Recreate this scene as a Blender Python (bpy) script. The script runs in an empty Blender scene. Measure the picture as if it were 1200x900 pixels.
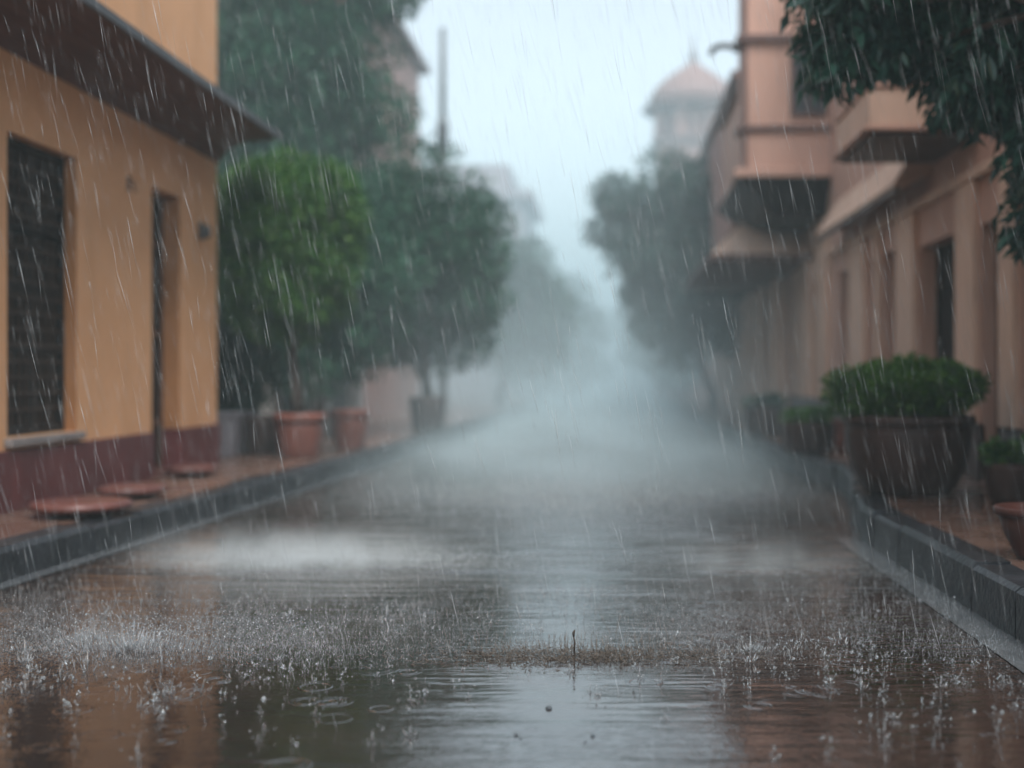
import bpy, math, random
import numpy as np
from mathutils import Vector

random.seed(7)
RNG = np.random.default_rng(11)
R = math.radians
scene = bpy.context.scene
col = scene.collection

# ------------------------------------------------------------------ materials
def newmat(name):
    m = bpy.data.materials.new(name); m.use_nodes = True
    nt = m.node_tree; nt.nodes.clear()
    out = nt.nodes.new('ShaderNodeOutputMaterial')
    return m, nt, out

def N(nt, typ, **kw):
    n = nt.nodes.new(typ)
    for k, v in kw.items():
        if k in n.inputs.keys(): n.inputs[k].default_value = v
        else: setattr(n, k, v)
    return n

def ramp(nt, src, stops):
    r = nt.nodes.new('ShaderNodeValToRGB'); nt.links.new(src, r.inputs[0])
    e = r.color_ramp.elements
    while len(e) < len(stops): e.new(0.5)
    for i, (p, c) in enumerate(stops):
        e[i].position = p; e[i].color = (*c, 1) if len(c) == 3 else c
    return r.outputs[0]

def mix(nt, fac, a, b, mode='MIX'):
    m = nt.nodes.new('ShaderNodeMix'); m.data_type = 'RGBA'; m.blend_type = mode
    for s, v in ((m.inputs[0], fac), (m.inputs[6], a), (m.inputs[7], b)):
        if isinstance(v, bpy.types.NodeSocket): nt.links.new(v, s)
        elif isinstance(v, (int, float)): s.default_value = v
        else: s.default_value = (*v, 1)
    return m.outputs[2]

def surf(name, c1, c2, scale=2.0, rough=(0.5, 0.75), bump=0.003, fine=60.0, stain=None, stretch=(1, 1, 1), coat=0.0, spec=0.22):
    """mottled, slightly bumpy procedural surface; stain = a second colour in drips and blotches"""
    m, nt, out = newmat(name)
    tc = N(nt, 'ShaderNodeNewGeometry')
    mp = N(nt, 'ShaderNodeMapping'); mp.inputs['Scale'].default_value = stretch
    nt.links.new(tc.outputs['Position'], mp.inputs[0])
    n1 = N(nt, 'ShaderNodeTexNoise', Scale=scale, Detail=6.0, Roughness=0.62)
    nt.links.new(mp.outputs[0], n1.inputs['Vector'])
    n2 = N(nt, 'ShaderNodeTexNoise', Scale=fine, Detail=4.0)
    nt.links.new(mp.outputs[0], n2.inputs['Vector'])
    cc = mix(nt, ramp(nt, n1.outputs[0], [(0.32, (0, 0, 0)), (0.68, (1, 1, 1))]), c1, c2)
    if stain:
        mp2 = N(nt, 'ShaderNodeMapping'); mp2.inputs['Scale'].default_value = (3.2, 3.2, 0.45)
        nt.links.new(tc.outputs['Position'], mp2.inputs[0])
        n3 = N(nt, 'ShaderNodeTexNoise', Scale=1.3, Detail=5.0, Roughness=0.7)
        nt.links.new(mp2.outputs[0], n3.inputs['Vector'])
        cc = mix(nt, ramp(nt, n3.outputs[0], [(0.50, (0, 0, 0)), (0.78, (.65, .65, .65))]), cc, stain)
    p = N(nt, 'ShaderNodeBsdfPrincipled')
    nt.links.new(cc, p.inputs['Base Color'])
    mr = N(nt, 'ShaderNodeMapRange'); mr.inputs['To Min'].default_value = rough[0]; mr.inputs['To Max'].default_value = rough[1]
    nt.links.new(n1.outputs[0], mr.inputs[0]); nt.links.new(mr.outputs[0], p.inputs['Roughness'])
    p.inputs['Coat Weight'].default_value = coat; p.inputs['Coat Roughness'].default_value = 0.12
    p.inputs['Specular IOR Level'].default_value = spec
    b = N(nt, 'ShaderNodeBump', Strength=0.6, Distance=bump)
    ad = N(nt, 'ShaderNodeMath', operation='ADD')
    nt.links.new(n1.outputs[0], ad.inputs[0]); nt.links.new(n2.outputs[0], ad.inputs[1])
    nt.links.new(ad.outputs[0], b.inputs['Height']); nt.links.new(b.outputs[0], p.inputs['Normal'])
    nt.links.new(p.outputs[0], out.inputs[0])
    return m

def leafmat(name, dark, light, tip, gloss=0.35, spec=.25):
    m, nt, out = newmat(name)
    g = N(nt, 'ShaderNodeNewGeometry')
    n1 = N(nt, 'ShaderNodeTexNoise', Scale=1.8, Detail=3.0)
    nt.links.new(g.outputs['Position'], n1.inputs['Vector'])
    a = mix(nt, ramp(nt, n1.outputs[0], [(0.35, (0, 0, 0)), (0.65, (1, 1, 1))]), dark, light)
    c = mix(nt, ramp(nt, g.outputs['Random Per Island'], [(0.45, (0, 0, 0)), (1.0, (1, 1, 1))]), a, tip)
    p = N(nt, 'ShaderNodeBsdfPrincipled', Roughness=gloss); p.inputs['Specular IOR Level'].default_value = spec
    nt.links.new(c, p.inputs['Base Color'])
    t = N(nt, 'ShaderNodeBsdfTranslucent'); nt.links.new(c, t.inputs[0])
    ms = N(nt, 'ShaderNodeMixShader', Fac=0.22)
    nt.links.new(p.outputs[0], ms.inputs[1]); nt.links.new(t.outputs[0], ms.inputs[2])
    nt.links.new(ms.outputs[0], out.inputs[0])
    return m

M = {}
M['ochre'] = surf('ochre plaster', (.80, .455, .245), (.69, .38, .20), 1.1, (.55, .8), .004, 70, (.50, .28, .145))
M['maroon'] = surf('maroon plinth paint', (.150, .042, .042), (.095, .030, .032), 2.5, (.3, .55), .004, 60, (.06, .03, .032))
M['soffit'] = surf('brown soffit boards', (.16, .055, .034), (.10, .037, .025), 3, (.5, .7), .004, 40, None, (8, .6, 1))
M['slate'] = surf('dark slate edge', (.035, .038, .045), (.06, .062, .07), 5, (.3, .5), .004)
M['darkwood'] = surf('black stained wood', (.014, .012, .013), (.026, .021, .020), 6, (.4, .6), .003, 50, None, (4, 4, .5), spec=.12)
M['brownwood'] = surf('brown wood', (.115, .055, .035), (.075, .038, .026), 5, (.35, .6), .003, 50, None, (4, 4, .5))
M['deepbrown'] = surf('deep brown wood', (.050, .022, .016), (.032, .016, .013), 5, (.4, .6), .003, 50, None, (4, 4, .5))
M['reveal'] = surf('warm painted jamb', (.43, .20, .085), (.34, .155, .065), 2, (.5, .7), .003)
M['stone'] = surf('pale sill stone', (.30, .27, .26), (.21, .19, .19), 5, (.3, .55), .004)
M['redstone'] = surf('wet red sandstone', (.165, .064, .054), (.105, .045, .04), 6, (.25, .5), .004, 45, (.07, .036, .034), (1, 1, 1), .2)
M['peach'] = surf('peach plaster', (.62, .39, .31), (.53, .33, .265), 1.0, (.55, .8), .004, 60, (.32, .20, .16))
M['tan'] = surf('tan plaster', (.72, .50, .385), (.62, .43, .335), 1.2, (.5, .8), .004, 60, (.36, .25, .2))
M['pinkhouse'] = surf('dusty pink plaster', (.46, .265, .225), (.38, .225, .195), .8, (.6, .8), .004, 40, (.30, .2, .18))
M['domestone'] = surf('dull pink dome stone', (.30, .185, .165), (.24, .155, .145), 1.2, (.6, .8), .004, 40, (.18, .13, .125))
M['latticewood'] = surf('brown carved lattice', (.055, .036, .028), (.035, .024, .020), 7, (.45, .65), .002, 50, None, (4, 4, .5), spec=.2)
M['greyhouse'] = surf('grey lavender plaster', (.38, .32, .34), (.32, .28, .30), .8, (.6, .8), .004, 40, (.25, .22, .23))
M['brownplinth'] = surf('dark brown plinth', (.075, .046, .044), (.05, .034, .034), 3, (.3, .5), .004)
M['moulding'] = surf('weathered moulding', (.11, .075, .072), (.17, .10, .09), 3, (.5, .7), .004)
M['glass'] = surf('dull window glass', (.045, .055, .065), (.07, .08, .09), 1.2, (.08, .2), .001, 8)
M['terracotta'] = surf('wet terracotta', (.23, .078, .055), (.165, .058, .042), 7, (.2, .5), .003, 60, (.12, .055, .045), (1, 1, 1), .4)
M['dark_terracotta'] = surf('soaked dark terracotta', (.095, .036, .028), (.06, .026, .022), 7, (.25, .5), .003, 60, (.04, .02, .017))
M['darkpot'] = surf('dark brown glazed clay', (.042, .023, .020), (.058, .031, .026), 6, (.35, .6), .004, 50, (.02, .014, .015), spec=.25)
M['concrete'] = surf('grey concrete', (.26, .25, .28), (.18, .175, .2), 5, (.4, .7), .005)
M['shadedwall'] = surf('grey wall darkened for tree shade', (.115, .115, .11), (.075, .085, .08), 1.5, (.5, .8), .006, 40, (.05, .055, .05))  # grey wall colour darkened to stand in for the shade under the trees
M['palepillar'] = surf('whitewashed pillar', (.55, .52, .50), (.42, .40, .39), 2, (.5, .8), .004, 50, (.28, .26, .25))
M['soil'] = surf('wet soil', (.03, .021, .016), (.05, .034, .025), 14, (.4, .8), .01)
M['bark'] = surf('wet bark', (.045, .035, .03), (.08, .06, .05), 9, (.35, .6), .008, 60, None, (3, 3, .5))
M['metal'] = surf('grey metal', (.09, .095, .10), (.13, .135, .14), 6, (.3, .5), .001)
M['kerbstone'] = surf('wet slate kerb', (.016, .017, .020), (.040, .043, .050), 4, (.2, .5), .012, 38, (.010, .011, .013), (1, 1, 1), .03, spec=.18)
M['gutter'] = surf('wet gutter stone', (.13, .14, .15), (.07, .077, .085), 7, (.10, .35), .006, 60, None, (1, 1, 1), .5)
M['leaf_lime'] = leafmat('lime green leaf', (.024, .085, .034), (.058, .165, .044), (.14, .28, .052), .4)
M['leaf_deep'] = leafmat('deep green leaf', (.020, .070, .048), (.035, .115, .070), (.055, .15, .085), .5)
M['leaf_teal'] = leafmat('blue green leaf', (.014, .052, .042), (.024, .085, .062), (.045, .13, .09), .2, .5)
M['leaf_box'] = leafmat('clipped box leaf', (.026, .085, .018), (.062, .165, .028), (.13, .27, .04), .35)

def paving(name, c1, c2, joint, sx, sy):
    m, nt, out = newmat(name)
    g = N(nt, 'ShaderNodeNewGeometry')
    br = N(nt, 'ShaderNodeTexBrick', Scale=1.0)
    br.inputs['Brick Width'].default_value = sx; br.inputs['Row Height'].default_value = sy
    br.inputs['Mortar Size'].default_value = .008; br.inputs['Mortar Smooth'].default_value = .3
    br.inputs['Color1'].default_value = (*c1, 1); br.inputs['Color2'].default_value = (*c2, 1); br.inputs['Mortar'].default_value = (*joint, 1)
    nt.links.new(g.outputs['Position'], br.inputs['Vector'])
    n1 = N(nt, 'ShaderNodeTexNoise', Scale=3.0, Detail=7.0, Roughness=.65); nt.links.new(g.outputs['Position'], n1.inputs['Vector'])
    c = mix(nt, .55, br.outputs['Color'], ramp(nt, n1.outputs[0], [(.3, c1), (.7, c2)]))
    p = N(nt, 'ShaderNodeBsdfPrincipled'); nt.links.new(c, p.inputs['Base Color'])
    rr = ramp(nt, n1.outputs[0], [(.40, (.06,) * 3), (.62, (.42,) * 3)]); nt.links.new(rr, p.inputs['Roughness'])
    b = N(nt, 'ShaderNodeBump', Strength=.7, Distance=.006)
    mx = N(nt, 'ShaderNodeMath', operation='SUBTRACT'); nt.links.new(n1.outputs[0], mx.inputs[0]); nt.links.new(br.outputs['Fac'], mx.inputs[1])
    nt.links.new(mx.outputs[0], b.inputs['Height']); nt.links.new(b.outputs[0], p.inputs['Normal'])
    nt.links.new(p.outputs[0], out.inputs[0])
    return m
M['paving'] = paving('wet brown paving', (.20, .115, .085), (.13, .078, .062), (.05, .035, .03), .42, .28)

def road_mat():
    """flooded brown street: dark bed under a film of rain water, rippled by wind and drops"""
    m, nt, out = newmat('flooded road')
    g = N(nt, 'ShaderNodeNewGeometry')
    bed = N(nt, 'ShaderNodeTexNoise', Scale=1.6, Detail=8.0, Roughness=.65); nt.links.new(g.outputs['Position'], bed.inputs['Vector'])
    c = ramp(nt, bed.outputs[0], [(.33, (.016, .010, .008)), (.55, (.028, .017, .013)), (.75, (.044, .029, .024))])
    p = N(nt, 'ShaderNodeBsdfPrincipled'); nt.links.new(c, p.inputs['Base Color'])
    p.inputs['Roughness'].default_value = .5
    p.inputs['IOR'].default_value = 1.33
    p.inputs['Specular IOR Level'].default_value = 0
    p.inputs['Coat Weight'].default_value = 1.0
    p.inputs['Coat IOR'].default_value = 3.9
    # water roughness: calm sheets and drop-beaten patches
    pat = N(nt, 'ShaderNodeTexNoise', Scale=.55, Detail=3.0); nt.links.new(g.outputs['Position'], pat.inputs['Vector'])
    cr = ramp(nt, pat.outputs[0], [(.35, (.012,) * 3), (.7, (.05,) * 3)]); 
    s0_ = N(nt, 'ShaderNodeSeparateXYZ'); nt.links.new(g.outputs['Position'], s0_.inputs[0])
    fr_ = N(nt, 'ShaderNodeMapRange', interpolation_type='SMOOTHSTEP')
    for k, v in zip(('From Min', 'From Max', 'To Min', 'To Max'), (4.8, 9.0, 0.0, .17)): fr_.inputs[k].default_value = v
    nt.links.new(s0_.outputs['Y'], fr_.inputs[0])
    ra_ = N(nt, 'ShaderNodeMath', operation='ADD'); nt.links.new(cr, ra_.inputs[0]); nt.links.new(fr_.outputs[0], ra_.inputs[1])
    nt.links.new(ra_.outputs[0], p.inputs['Coat Roughness'])
    # ripples: long swell plus short wind ripples plus fine drop rings
    w1 = N(nt, 'ShaderNodeTexNoise', Scale=3.2, Detail=2.0, Distortion=.4)
    mp = N(nt, 'ShaderNodeMapping'); mp.inputs['Scale'].default_value = (.28, 1.5, 1); nt.links.new(g.outputs['Position'], mp.inputs[0])
    nt.links.new(mp.outputs[0], w1.inputs['Vector'])
    w2 = N(nt, 'ShaderNodeTexNoise', Scale=14.0, Detail=3.0, Distortion=.6); nt.links.new(mp.outputs[0], w2.inputs['Vector'])
    w3 = N(nt, 'ShaderNodeTexVoronoi', Scale=26.0); nt.links.new(g.outputs['Position'], w3.inputs['Vector'])
    wv = N(nt, 'ShaderNodeMath', operation='SINE')
    ml = N(nt, 'ShaderNodeMath', operation='MULTIPLY'); ml.inputs[1].default_value = 34.0
    nt.links.new(w3.outputs['Distance'], ml.inputs[0]); nt.links.new(ml.outputs[0], wv.inputs[0])
    # rings only where the rain beats the water hard (patches)
    pr = ramp(nt, pat.outputs[0], [(.42, (0, 0, 0)), (.62, (1, 1, 1))])
    a3 = N(nt, 'ShaderNodeMath', operation='MULTIPLY'); nt.links.new(wv.outputs[0], a3.inputs[0]); nt.links.new(pr, a3.inputs[1])
    sy = N(nt, 'ShaderNodeSeparateXYZ'); nt.links.new(g.outputs['Position'], sy.inputs[0])
    far = N(nt, 'ShaderNodeMapRange', interpolation_type='SMOOTHSTEP')          # the near puddle is calm, the street beyond is wind-ruffled
    for k, v in zip(('From Min', 'From Max', 'To Min', 'To Max'), (4.7, 8.5, 1.0, 9.0)): far.inputs[k].default_value = v
    nt.links.new(sy.outputs['Y'], far.inputs[0])
    h1 = N(nt, 'ShaderNodeMath', operation='MULTIPLY'); nt.links.new(w1.outputs[0], h1.inputs[0]); nt.links.new(far.outputs[0], h1.inputs[1])
    b1 = N(nt, 'ShaderNodeBump', Strength=1.0, Distance=.0050); nt.links.new(h1.outputs[0], b1.inputs['Height'])
    b2 = N(nt, 'ShaderNodeBump', Strength=1.0, Distance=.0020); nt.links.new(w2.outputs[0], b2.inputs['Height']); nt.links.new(b1.outputs[0], b2.inputs['Normal'])
    b3 = N(nt, 'ShaderNodeBump', Strength=1.0, Distance=.00016); nt.links.new(a3.outputs[0], b3.inputs['Height']); nt.links.new(b2.outputs[0], b3.inputs['Normal'])
    nt.links.new(b3.outputs[0], p.inputs['Coat Normal']); nt.links.new(b3.outputs[0], p.inputs['Normal'])
    nt.links.new(p.outputs[0], out.inputs[0])
    return m
M['road'] = road_mat()

def water_mat(name, alpha, white):
    """splashing water: glassy drops full of air"""
    m, nt, out = newmat(name)
    gl = N(nt, 'ShaderNodeBsdfPrincipled', Roughness=.08, IOR=1.33)
    gl.inputs['Base Color'].default_value = (.80, .86, .90, 1); gl.inputs['Transmission Weight'].default_value = 1 - white
    tr = N(nt, 'ShaderNodeBsdfTransparent')
    ms = N(nt, 'ShaderNodeMixShader', Fac=alpha); nt.links.new(tr.outputs[0], ms.inputs[1]); nt.links.new(gl.outputs[0], ms.inputs[2])
    nt.links.new(ms.outputs[0], out.inputs[0])
    return m
M['splash'] = water_mat('splash water', .94, .21)
M['spray'] = water_mat('spray water', .85, .85)
M['rain'] = water_mat('falling rain', .5, .75)
_t = M['rain'].node_tree; _g = N(_t, 'ShaderNodeNewGeometry'); _m = [q for q in _t.nodes if q.type == 'MIX_SHADER'][0]
_t.links.new(ramp(_t, _g.outputs['Random Per Island'], [(0, (.14,) * 3), (1, (.80,) * 3)]), _m.inputs[0])

# ------------------------------------------------------------------ mesh helpers
class MB:
    def __init__(s): s.v = []; s.f = []
    def add(s, vs, fs):
        b = len(s.v); s.v += [tuple(v) for v in vs]; s.f += [tuple(b + i for i in f) for f in fs]; return s
    def box(s, x0, x1, y0, y1, z0, z1):
        return s.add([(x0, y0, z0), (x1, y0, z0), (x1, y1, z0), (x0, y1, z0), (x0, y0, z1), (x1, y0, z1), (x1, y1, z1), (x0, y1, z1)],
                     [(0, 3, 2, 1), (4, 5, 6, 7), (0, 1, 5, 4), (1, 2, 6, 5), (2, 3, 7, 6), (3, 0, 4, 7)])
    def frustum(s, lo, zlo, hi, zhi):          # lo, hi = x0,x1,y0,y1
        r = []
        for (x0, x1, y0, y1), z in ((lo, zlo), (hi, zhi)): r += [(x0, y0, z), (x1, y0, z), (x1, y1, z), (x0, y1, z)]
        return s.add(r, [(0, 3, 2, 1), (4, 5, 6, 7), (0, 1, 5, 4), (1, 2, 6, 5), (2, 3, 7, 6), (3, 0, 4, 7)])
    def extrude_y(s, prof, y0, y1):            # prof = (x,z) polygon
        n = len(prof)
        return s.add([(x, y0, z) for x, z in prof] + [(x, y1, z) for x, z in prof],
                     [tuple(range(n)), tuple(range(2 * n - 1, n - 1, -1))] + [(i, i + n, (i + 1) % n + n, (i + 1) % n) for i in range(n)])
    def lathe(s, prof, c, n=32, wob=0):
        vs = []; fs = []; k = len(prof)
        for j in range(n):
            a = 2 * math.pi * j / n
            for r, z in prof:
                q = r * (1 + wob * math.sin(3 * a + z * 9))
                vs.append((c[0] + q * math.cos(a), c[1] + q * math.sin(a), c[2] + z))
        for j in range(n):
            for i in range(k - 1):
                a, b = j * k + i, ((j + 1) % n) * k + i
                fs.append((a, b, b + 1, a + 1))
        b0 = len(vs); vs += [(c[0], c[1], c[2] + prof[0][1]), (c[0], c[1], c[2] + prof[-1][1])]
        for j in range(n):
            j2 = (j + 1) % n
            fs.append((b0, j2 * k, j * k)); fs.append((b0 + 1, j * k + k - 1, j2 * k + k - 1))
        return s.add(vs, fs)
    def tube(s, pts, rad, n=8):
        pts = [Vector(p) for p in pts]; vs = []; fs = []
        for i, p in enumerate(pts):
            d = (pts[min(i + 1, len(pts) - 1)] - pts[max(i - 1, 0)]).normalized()
            u = d.cross(Vector((0, 1, 0.13))); u.normalize(); w = d.cross(u)
            for j in range(n):
                a = 2 * math.pi * j / n; vs.append(p + (u * math.cos(a) + w * math.sin(a)) * rad[i])
        for i in range(len(pts) - 1):
            for j in range(n):
                a, b = i * n + j, i * n + (j + 1) % n
                fs.append((a, b, b + n, a + n))
        fs.append(tuple(range(n - 1, -1, -1))); fs.append(tuple(range((len(pts) - 1) * n, len(pts) * n)))
        return s.add(vs, fs)
    def build(s, name, mat, parent=None, smooth=False, bevel=0):
        o = origin_of(parent)
        me = bpy.data.meshes.new(name)
        me.from_pydata([(v[0] - o[0], v[1] - o[1], v[2] - o[2]) for v in s.v], [], s.f)
        return link(name, me, mat, parent, smooth, bevel)

def origin_of(p):
    while p is not None and p.parent is not None: p = p.parent
    return tuple(p.location) if p is not None and p.type == 'EMPTY' else (0, 0, 0)

def link(name, me, mat, parent=None, smooth=False, bevel=0):
    me.materials.append(mat)
    if smooth:
        me.polygons.foreach_set('use_smooth', [True] * len(me.polygons))
    me.update()
    ob = bpy.data.objects.new(name, me); col.objects.link(ob); ob.parent = parent
    if bevel:
        b = ob.modifiers.new('soft_edges', 'BEVEL'); b.width = bevel; b.segments = 2; b.limit_method = 'ANGLE'; b.angle_limit = R(40)
    return ob

def npmesh(name, verts, quads, tris=None):
    """fast mesh from arrays"""
    me = bpy.data.meshes.new(name)
    verts = np.asarray(verts, np.float32)
    me.vertices.add(len(verts)); me.vertices.foreach_set('co', verts.ravel())
    k = quads.shape[1]
    me.loops.add(quads.size); me.loops.foreach_set('vertex_index', quads.astype(np.int32).ravel())
    me.polygons.add(len(quads)); me.polygons.foreach_set('loop_start', np.arange(0, quads.size, k, dtype=np.int32))
    me.update(calc_edges=True)
    return me

def thing(name, label, cat, loc, group=None):
    o = bpy.data.objects.new(name, None); o.empty_display_size = .2; o.location = loc; col.objects.link(o)
    o['label'] = label; o['category'] = cat
    if group: o['group'] = group
    return o
def tag(o, label, cat, group=None):
    o['label'] = label; o['category'] = cat
    if group: o['group'] = group
    return o
def structure(o): o['kind'] = 'structure'; return o
def stuff(o, label=None, cat=None):
    o['kind'] = 'stuff'
    if label: o['label'] = label; o['category'] = cat
    return o
def copy_tree(o, loc, label, scale=None):
    def rec(q, par):
        c = q.copy(); col.objects.link(c); c.parent = par
        for ch in [k for k in bpy.data.objects if k.parent == q]: rec(ch, c)
        return c
    r = rec(o, None); r.location = loc; r['label'] = label
    if scale: r.scale = scale
    return r

# ------------------------------------------------------------------ ground, road, pavements
g = MB(); g.add([(-200, -60, -.006), (200, -60, -.006), (200, 260, -.006), (-200, 260, -.006)], [(0, 1, 2, 3)])
structure(g.build('ground', M['soil']))

LK = [(-3.25, -4), (-3.10, 3), (-2.90, 6.0), (-2.76, 8.7), (-2.58, 13.0), (-2.40, 19.0), (-2.25, 28), (-2.15, 60), (-2.1, 120)]      # kerb line, left
RK = [(1.54, -4), (1.52, 4.5), (1.495, 7.4), (1.50, 7.75), (1.56, 8.02), (1.63, 8.6), (1.73, 9.2), (1.92, 10.2), (1.97, 10.9), (1.88, 12.2), (1.76, 14.6), (1.70, 20), (1.65, 60), (1.6, 120)]
def kx(line, y):
    for (xa, ya), (xb, yb) in zip(line, line[1:]):
        if ya <= y <= yb: return xa + (xb - xa) * (y - ya) / (yb - ya)
    return line[-1][0]
ZL, ZR = .16, .20
r = MB(); ys = sorted({p[1] for p in LK} | {p[1] for p in RK})
vs = []
for y in ys: vs += [(kx(LK, y) - .05, y, 0), (kx(RK, y) + .05, y, 0)]
r.add(vs, [(2 * i, 2 * i + 1, 2 * i + 3, 2 * i + 2) for i in range(len(ys) - 1)])
structure(r.build('road', M['road']))

def strip(line, o0, o1, z, y0=None, y1=None):
    m = MB(); v = []
    for x, y in line: v += [(x + o0, y, z), (x + o1, y, z)]
    m.add(v, [(2 * i, 2 * i + 1, 2 * i + 3, 2 * i + 2) for i in range(len(line) - 1)]); return m
structure(strip(LK, -9, -.19, ZL - .004).build('pavement', M['paving']))
structure(strip(RK, .17, 9, ZR - .004).build('pavement', M['paving']))

def kerb(line, side, z, w, seg):
    """worn kerb stones laid end to end with open joints"""
    m = MB(); rr = random.Random(3)
    # arc-length walk
    pts = [Vector((x, y, 0)) for x, y in line]; L = [0]
    for a, b in zip(pts, pts[1:]): L.append(L[-1] + (b - a).length)
    def at(d):
        for i in range(len(pts) - 1):
            if d <= L[i + 1]: return pts[i].lerp(pts[i + 1], (d - L[i]) / (L[i + 1] - L[i]))
        return pts[-1]
    d = 0
    while d < L[-1] - .2 and d < 75:
        e = d + seg * rr.uniform(.8, 1.2); k = max(2, int((e - d) / .25)); dz = rr.uniform(-.010, .008); dx = rr.uniform(-.012, .010)
        base = len(m.v); rows = []
        for i in range(k + 1):
            q = at(d + .010 + (e - d - .020) * i / k); t = (at(d + (e - d) * i / k + .05) - at(d + (e - d) * i / k - .05)).normalized()
            n = Vector((-t.y, t.x, 0)) * (1 if side < 0 else -1)      # away from the road
            ch = .022
            prof = [(0.0, -.05), (0.0 + dx, z - ch), (ch + dx, z + dz), (w, z + dz), (w, -.05)]
            rows.append([(q.x + n.x * a, q.y + n.y * a, b) for a, b in prof])
        vv = [p for row in rows for p in row]; ff = []
        for i in range(k):
            for j in range(5):
                a, b = i * 5 + j, i * 5 + (j + 1) % 5; ff.append((a, b, b + 5, a + 5))
        ff += [(0, 1, 2, 3, 4), tuple(k * 5 + j for j in (4, 3, 2, 1, 0))]
        m.add(vv, ff); d = e
    return m
structure(kerb(LK, -1, ZL, .19, .62).build('kerb', M['kerbstone']))
structure(kerb(RK, 1, ZR, .17, .6).build('kerb', M['kerbstone']))
structure(strip([p for p in RK if p[1] < 8.0], -.15, .0, .004).build('gutter', M['gutter']))
structure(strip([p for p in LK if p[1] < 62], .0, .10, .004).build('gutter', M['gutter']))

# ------------------------------------------------------------------ houses
def shell(n, xw, xb, y0, y1, z0, z1, holes):
    """house body whose street front (plane x = xw, facing n) has recessed openings (ya,yb,za,zb,depth)"""
    m = MB()
    yc = sorted({y0, y1} | {h[0] for h in holes} | {h[1] for h in holes}); zc = sorted({z0, z1} | {h[2] for h in holes} | {h[3] for h in holes})
    q = (lambda a: a) if n > 0 else (lambda a: a[::-1])
    for ya, yb in zip(yc, yc[1:]):
        for za, zb in zip(zc, zc[1:]):
            cy, cz = (ya + yb) / 2, (za + zb) / 2
            if any(h[0] < cy < h[1] and h[2] < cz < h[3] for h in holes): continue
            m.add([(xw, ya, za), (xw, yb, za), (xw, yb, zb), (xw, ya, zb)], [q((0, 1, 2, 3))])
    for ya, yb, za, zb, d in holes:
        xi = xw - n * (d + .05)
        m.add([(xw, ya, za), (xw, yb, za), (xw, yb, zb), (xw, ya, zb), (xi, ya, za), (xi, yb, za), (xi, yb, zb), (xi, ya, zb)],
              [q(f) for f in ((0, 4, 5, 1), (1, 5, 6, 2), (2, 6, 7, 3), (3, 7, 4, 0), (4, 7, 6, 5))])
    m.add([(xw, y0, z0), (xb, y0, z0), (xb, y1, z0), (xw, y1, z0), (xw, y0, z1), (xb, y0, z1), (xb, y1, z1), (xw, y1, z1)],
          [(4, 5, 6, 7), (0, 1, 5, 4), (1, 2, 6, 5), (2, 3, 7, 6)])
    return m

def leaf_panel(root, kind, n, xw, h, mat, mid=None, rails=(.18, .5, .82)):
    """a joinery leaf (door or window) set at the back of an opening: panel, frame, rails"""
    ya, yb, za, zb, d = h; xi = xw - n * d
    a, b = sorted((xi, xi - n * .035))
    p = MB().box(a, b, ya + .002, yb - .002, za + .002, zb - .002).build(kind, mat, root)
    f = MB(); t = .055; a, b = sorted((xi + n * .002, xi + n * .03))
    f.box(a, b, ya + .003, ya + t, za + .003, zb - .003).box(a, b, yb - t, yb - .003, za + .003, zb - .003)
    f.box(a, b, ya + t, yb - t, zb - t, zb - .003).box(a, b, ya + t, yb - t, za + .003, za + t)
    for k in rails:
        z = za + (zb - za) * k; f.box(a, b - .004, ya + t, yb - t, z - .03, z + .03)
    if mid: f.box(a, b - .006, (ya + yb) / 2 - .03, (ya + yb) / 2 + .03, za + t, zb - t)
    f.build('frame', mid or mat, p, bevel=.004)
    return p

# ---- ochre house, left
XW = -3.68
ho = thing('ochre_house', 'ochre plastered house with maroon plinth and deep dark eave at the left edge', 'house', (XW - 2, 8, ZL))
w1 = (7.80, 8.82, .60, 2.48, .11); d1 = (10.26, 10.93, ZL, 2.50, .17)
w0 = (4.6, 5.7, .60, 2.48, .11)
shell(1, XW, -10, 1.0, 11.95, ZL - .01, 7.5, [w0, w1, d1]).build('wall', M['ochre'], ho)
for ya, yb in ((1.0, d1[0]), (d1[1], 11.97)): MB().box(XW - .04, XW + .025, ya, yb, ZL - .008, .525).build('plinth', M['maroon'], ho, bevel=.006)
for w in (w0, w1):
    p = leaf_panel(ho, 'window', 1, XW, w, M['darkwood'], M['darkwood'], (.3, .5, .7))
    lat = MB(); xi = XW - w[4] + .006
    rr = random.Random(5)
    for i in range(1, 9):                    # carved lattice of the shutter
        y = w[0] + .06 + (w[1] - w[0] - .12) * i / 9; lat.box(xi, xi + .016 + .004 * (i % 2), y - .011, y + .011, w[2] + .06, w[3] - .06)
    for i in range(1, 17):
        z = w[2] + .06 + (w[3] - w[2] - .12) * i / 17; lat.box(xi, xi + .020 + .003 * (i % 3), w[0] + .06, w[1] - .06, z - .012, z + .012)
    lat.build('lattice', M['latticewood'], p)
    MB().box(XW - .03, XW + .05, w[0] - .04, w[1] + .04, w[2] - .055, w[2] - .002).build('sill', M['stone'], p, bevel=.008)
    jb = MB(); xa, xb_ = XW - w[4] + .001, XW - .001
    jb.box(xa, xb_, w[1] - .012, w[1] - .001, w[2], w[3]).build('jamb', M['reveal'], p)
dp = leaf_panel(ho, 'door', 1, XW, d1, M['darkwood'], M['brownwood'])
MB().box(XW - d1[4] - .03, XW + .03, d1[0] + .001, d1[1] - .015, ZL - .006, ZL + .035).build('threshold', M['redstone'], dp, bevel=.006)
MB().box(XW - d1[4] + .001, XW + .022, d1[1] - .014, d1[1] - .001, ZL - .006, .523).build('plinth_return', M['maroon'], dp)
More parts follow.
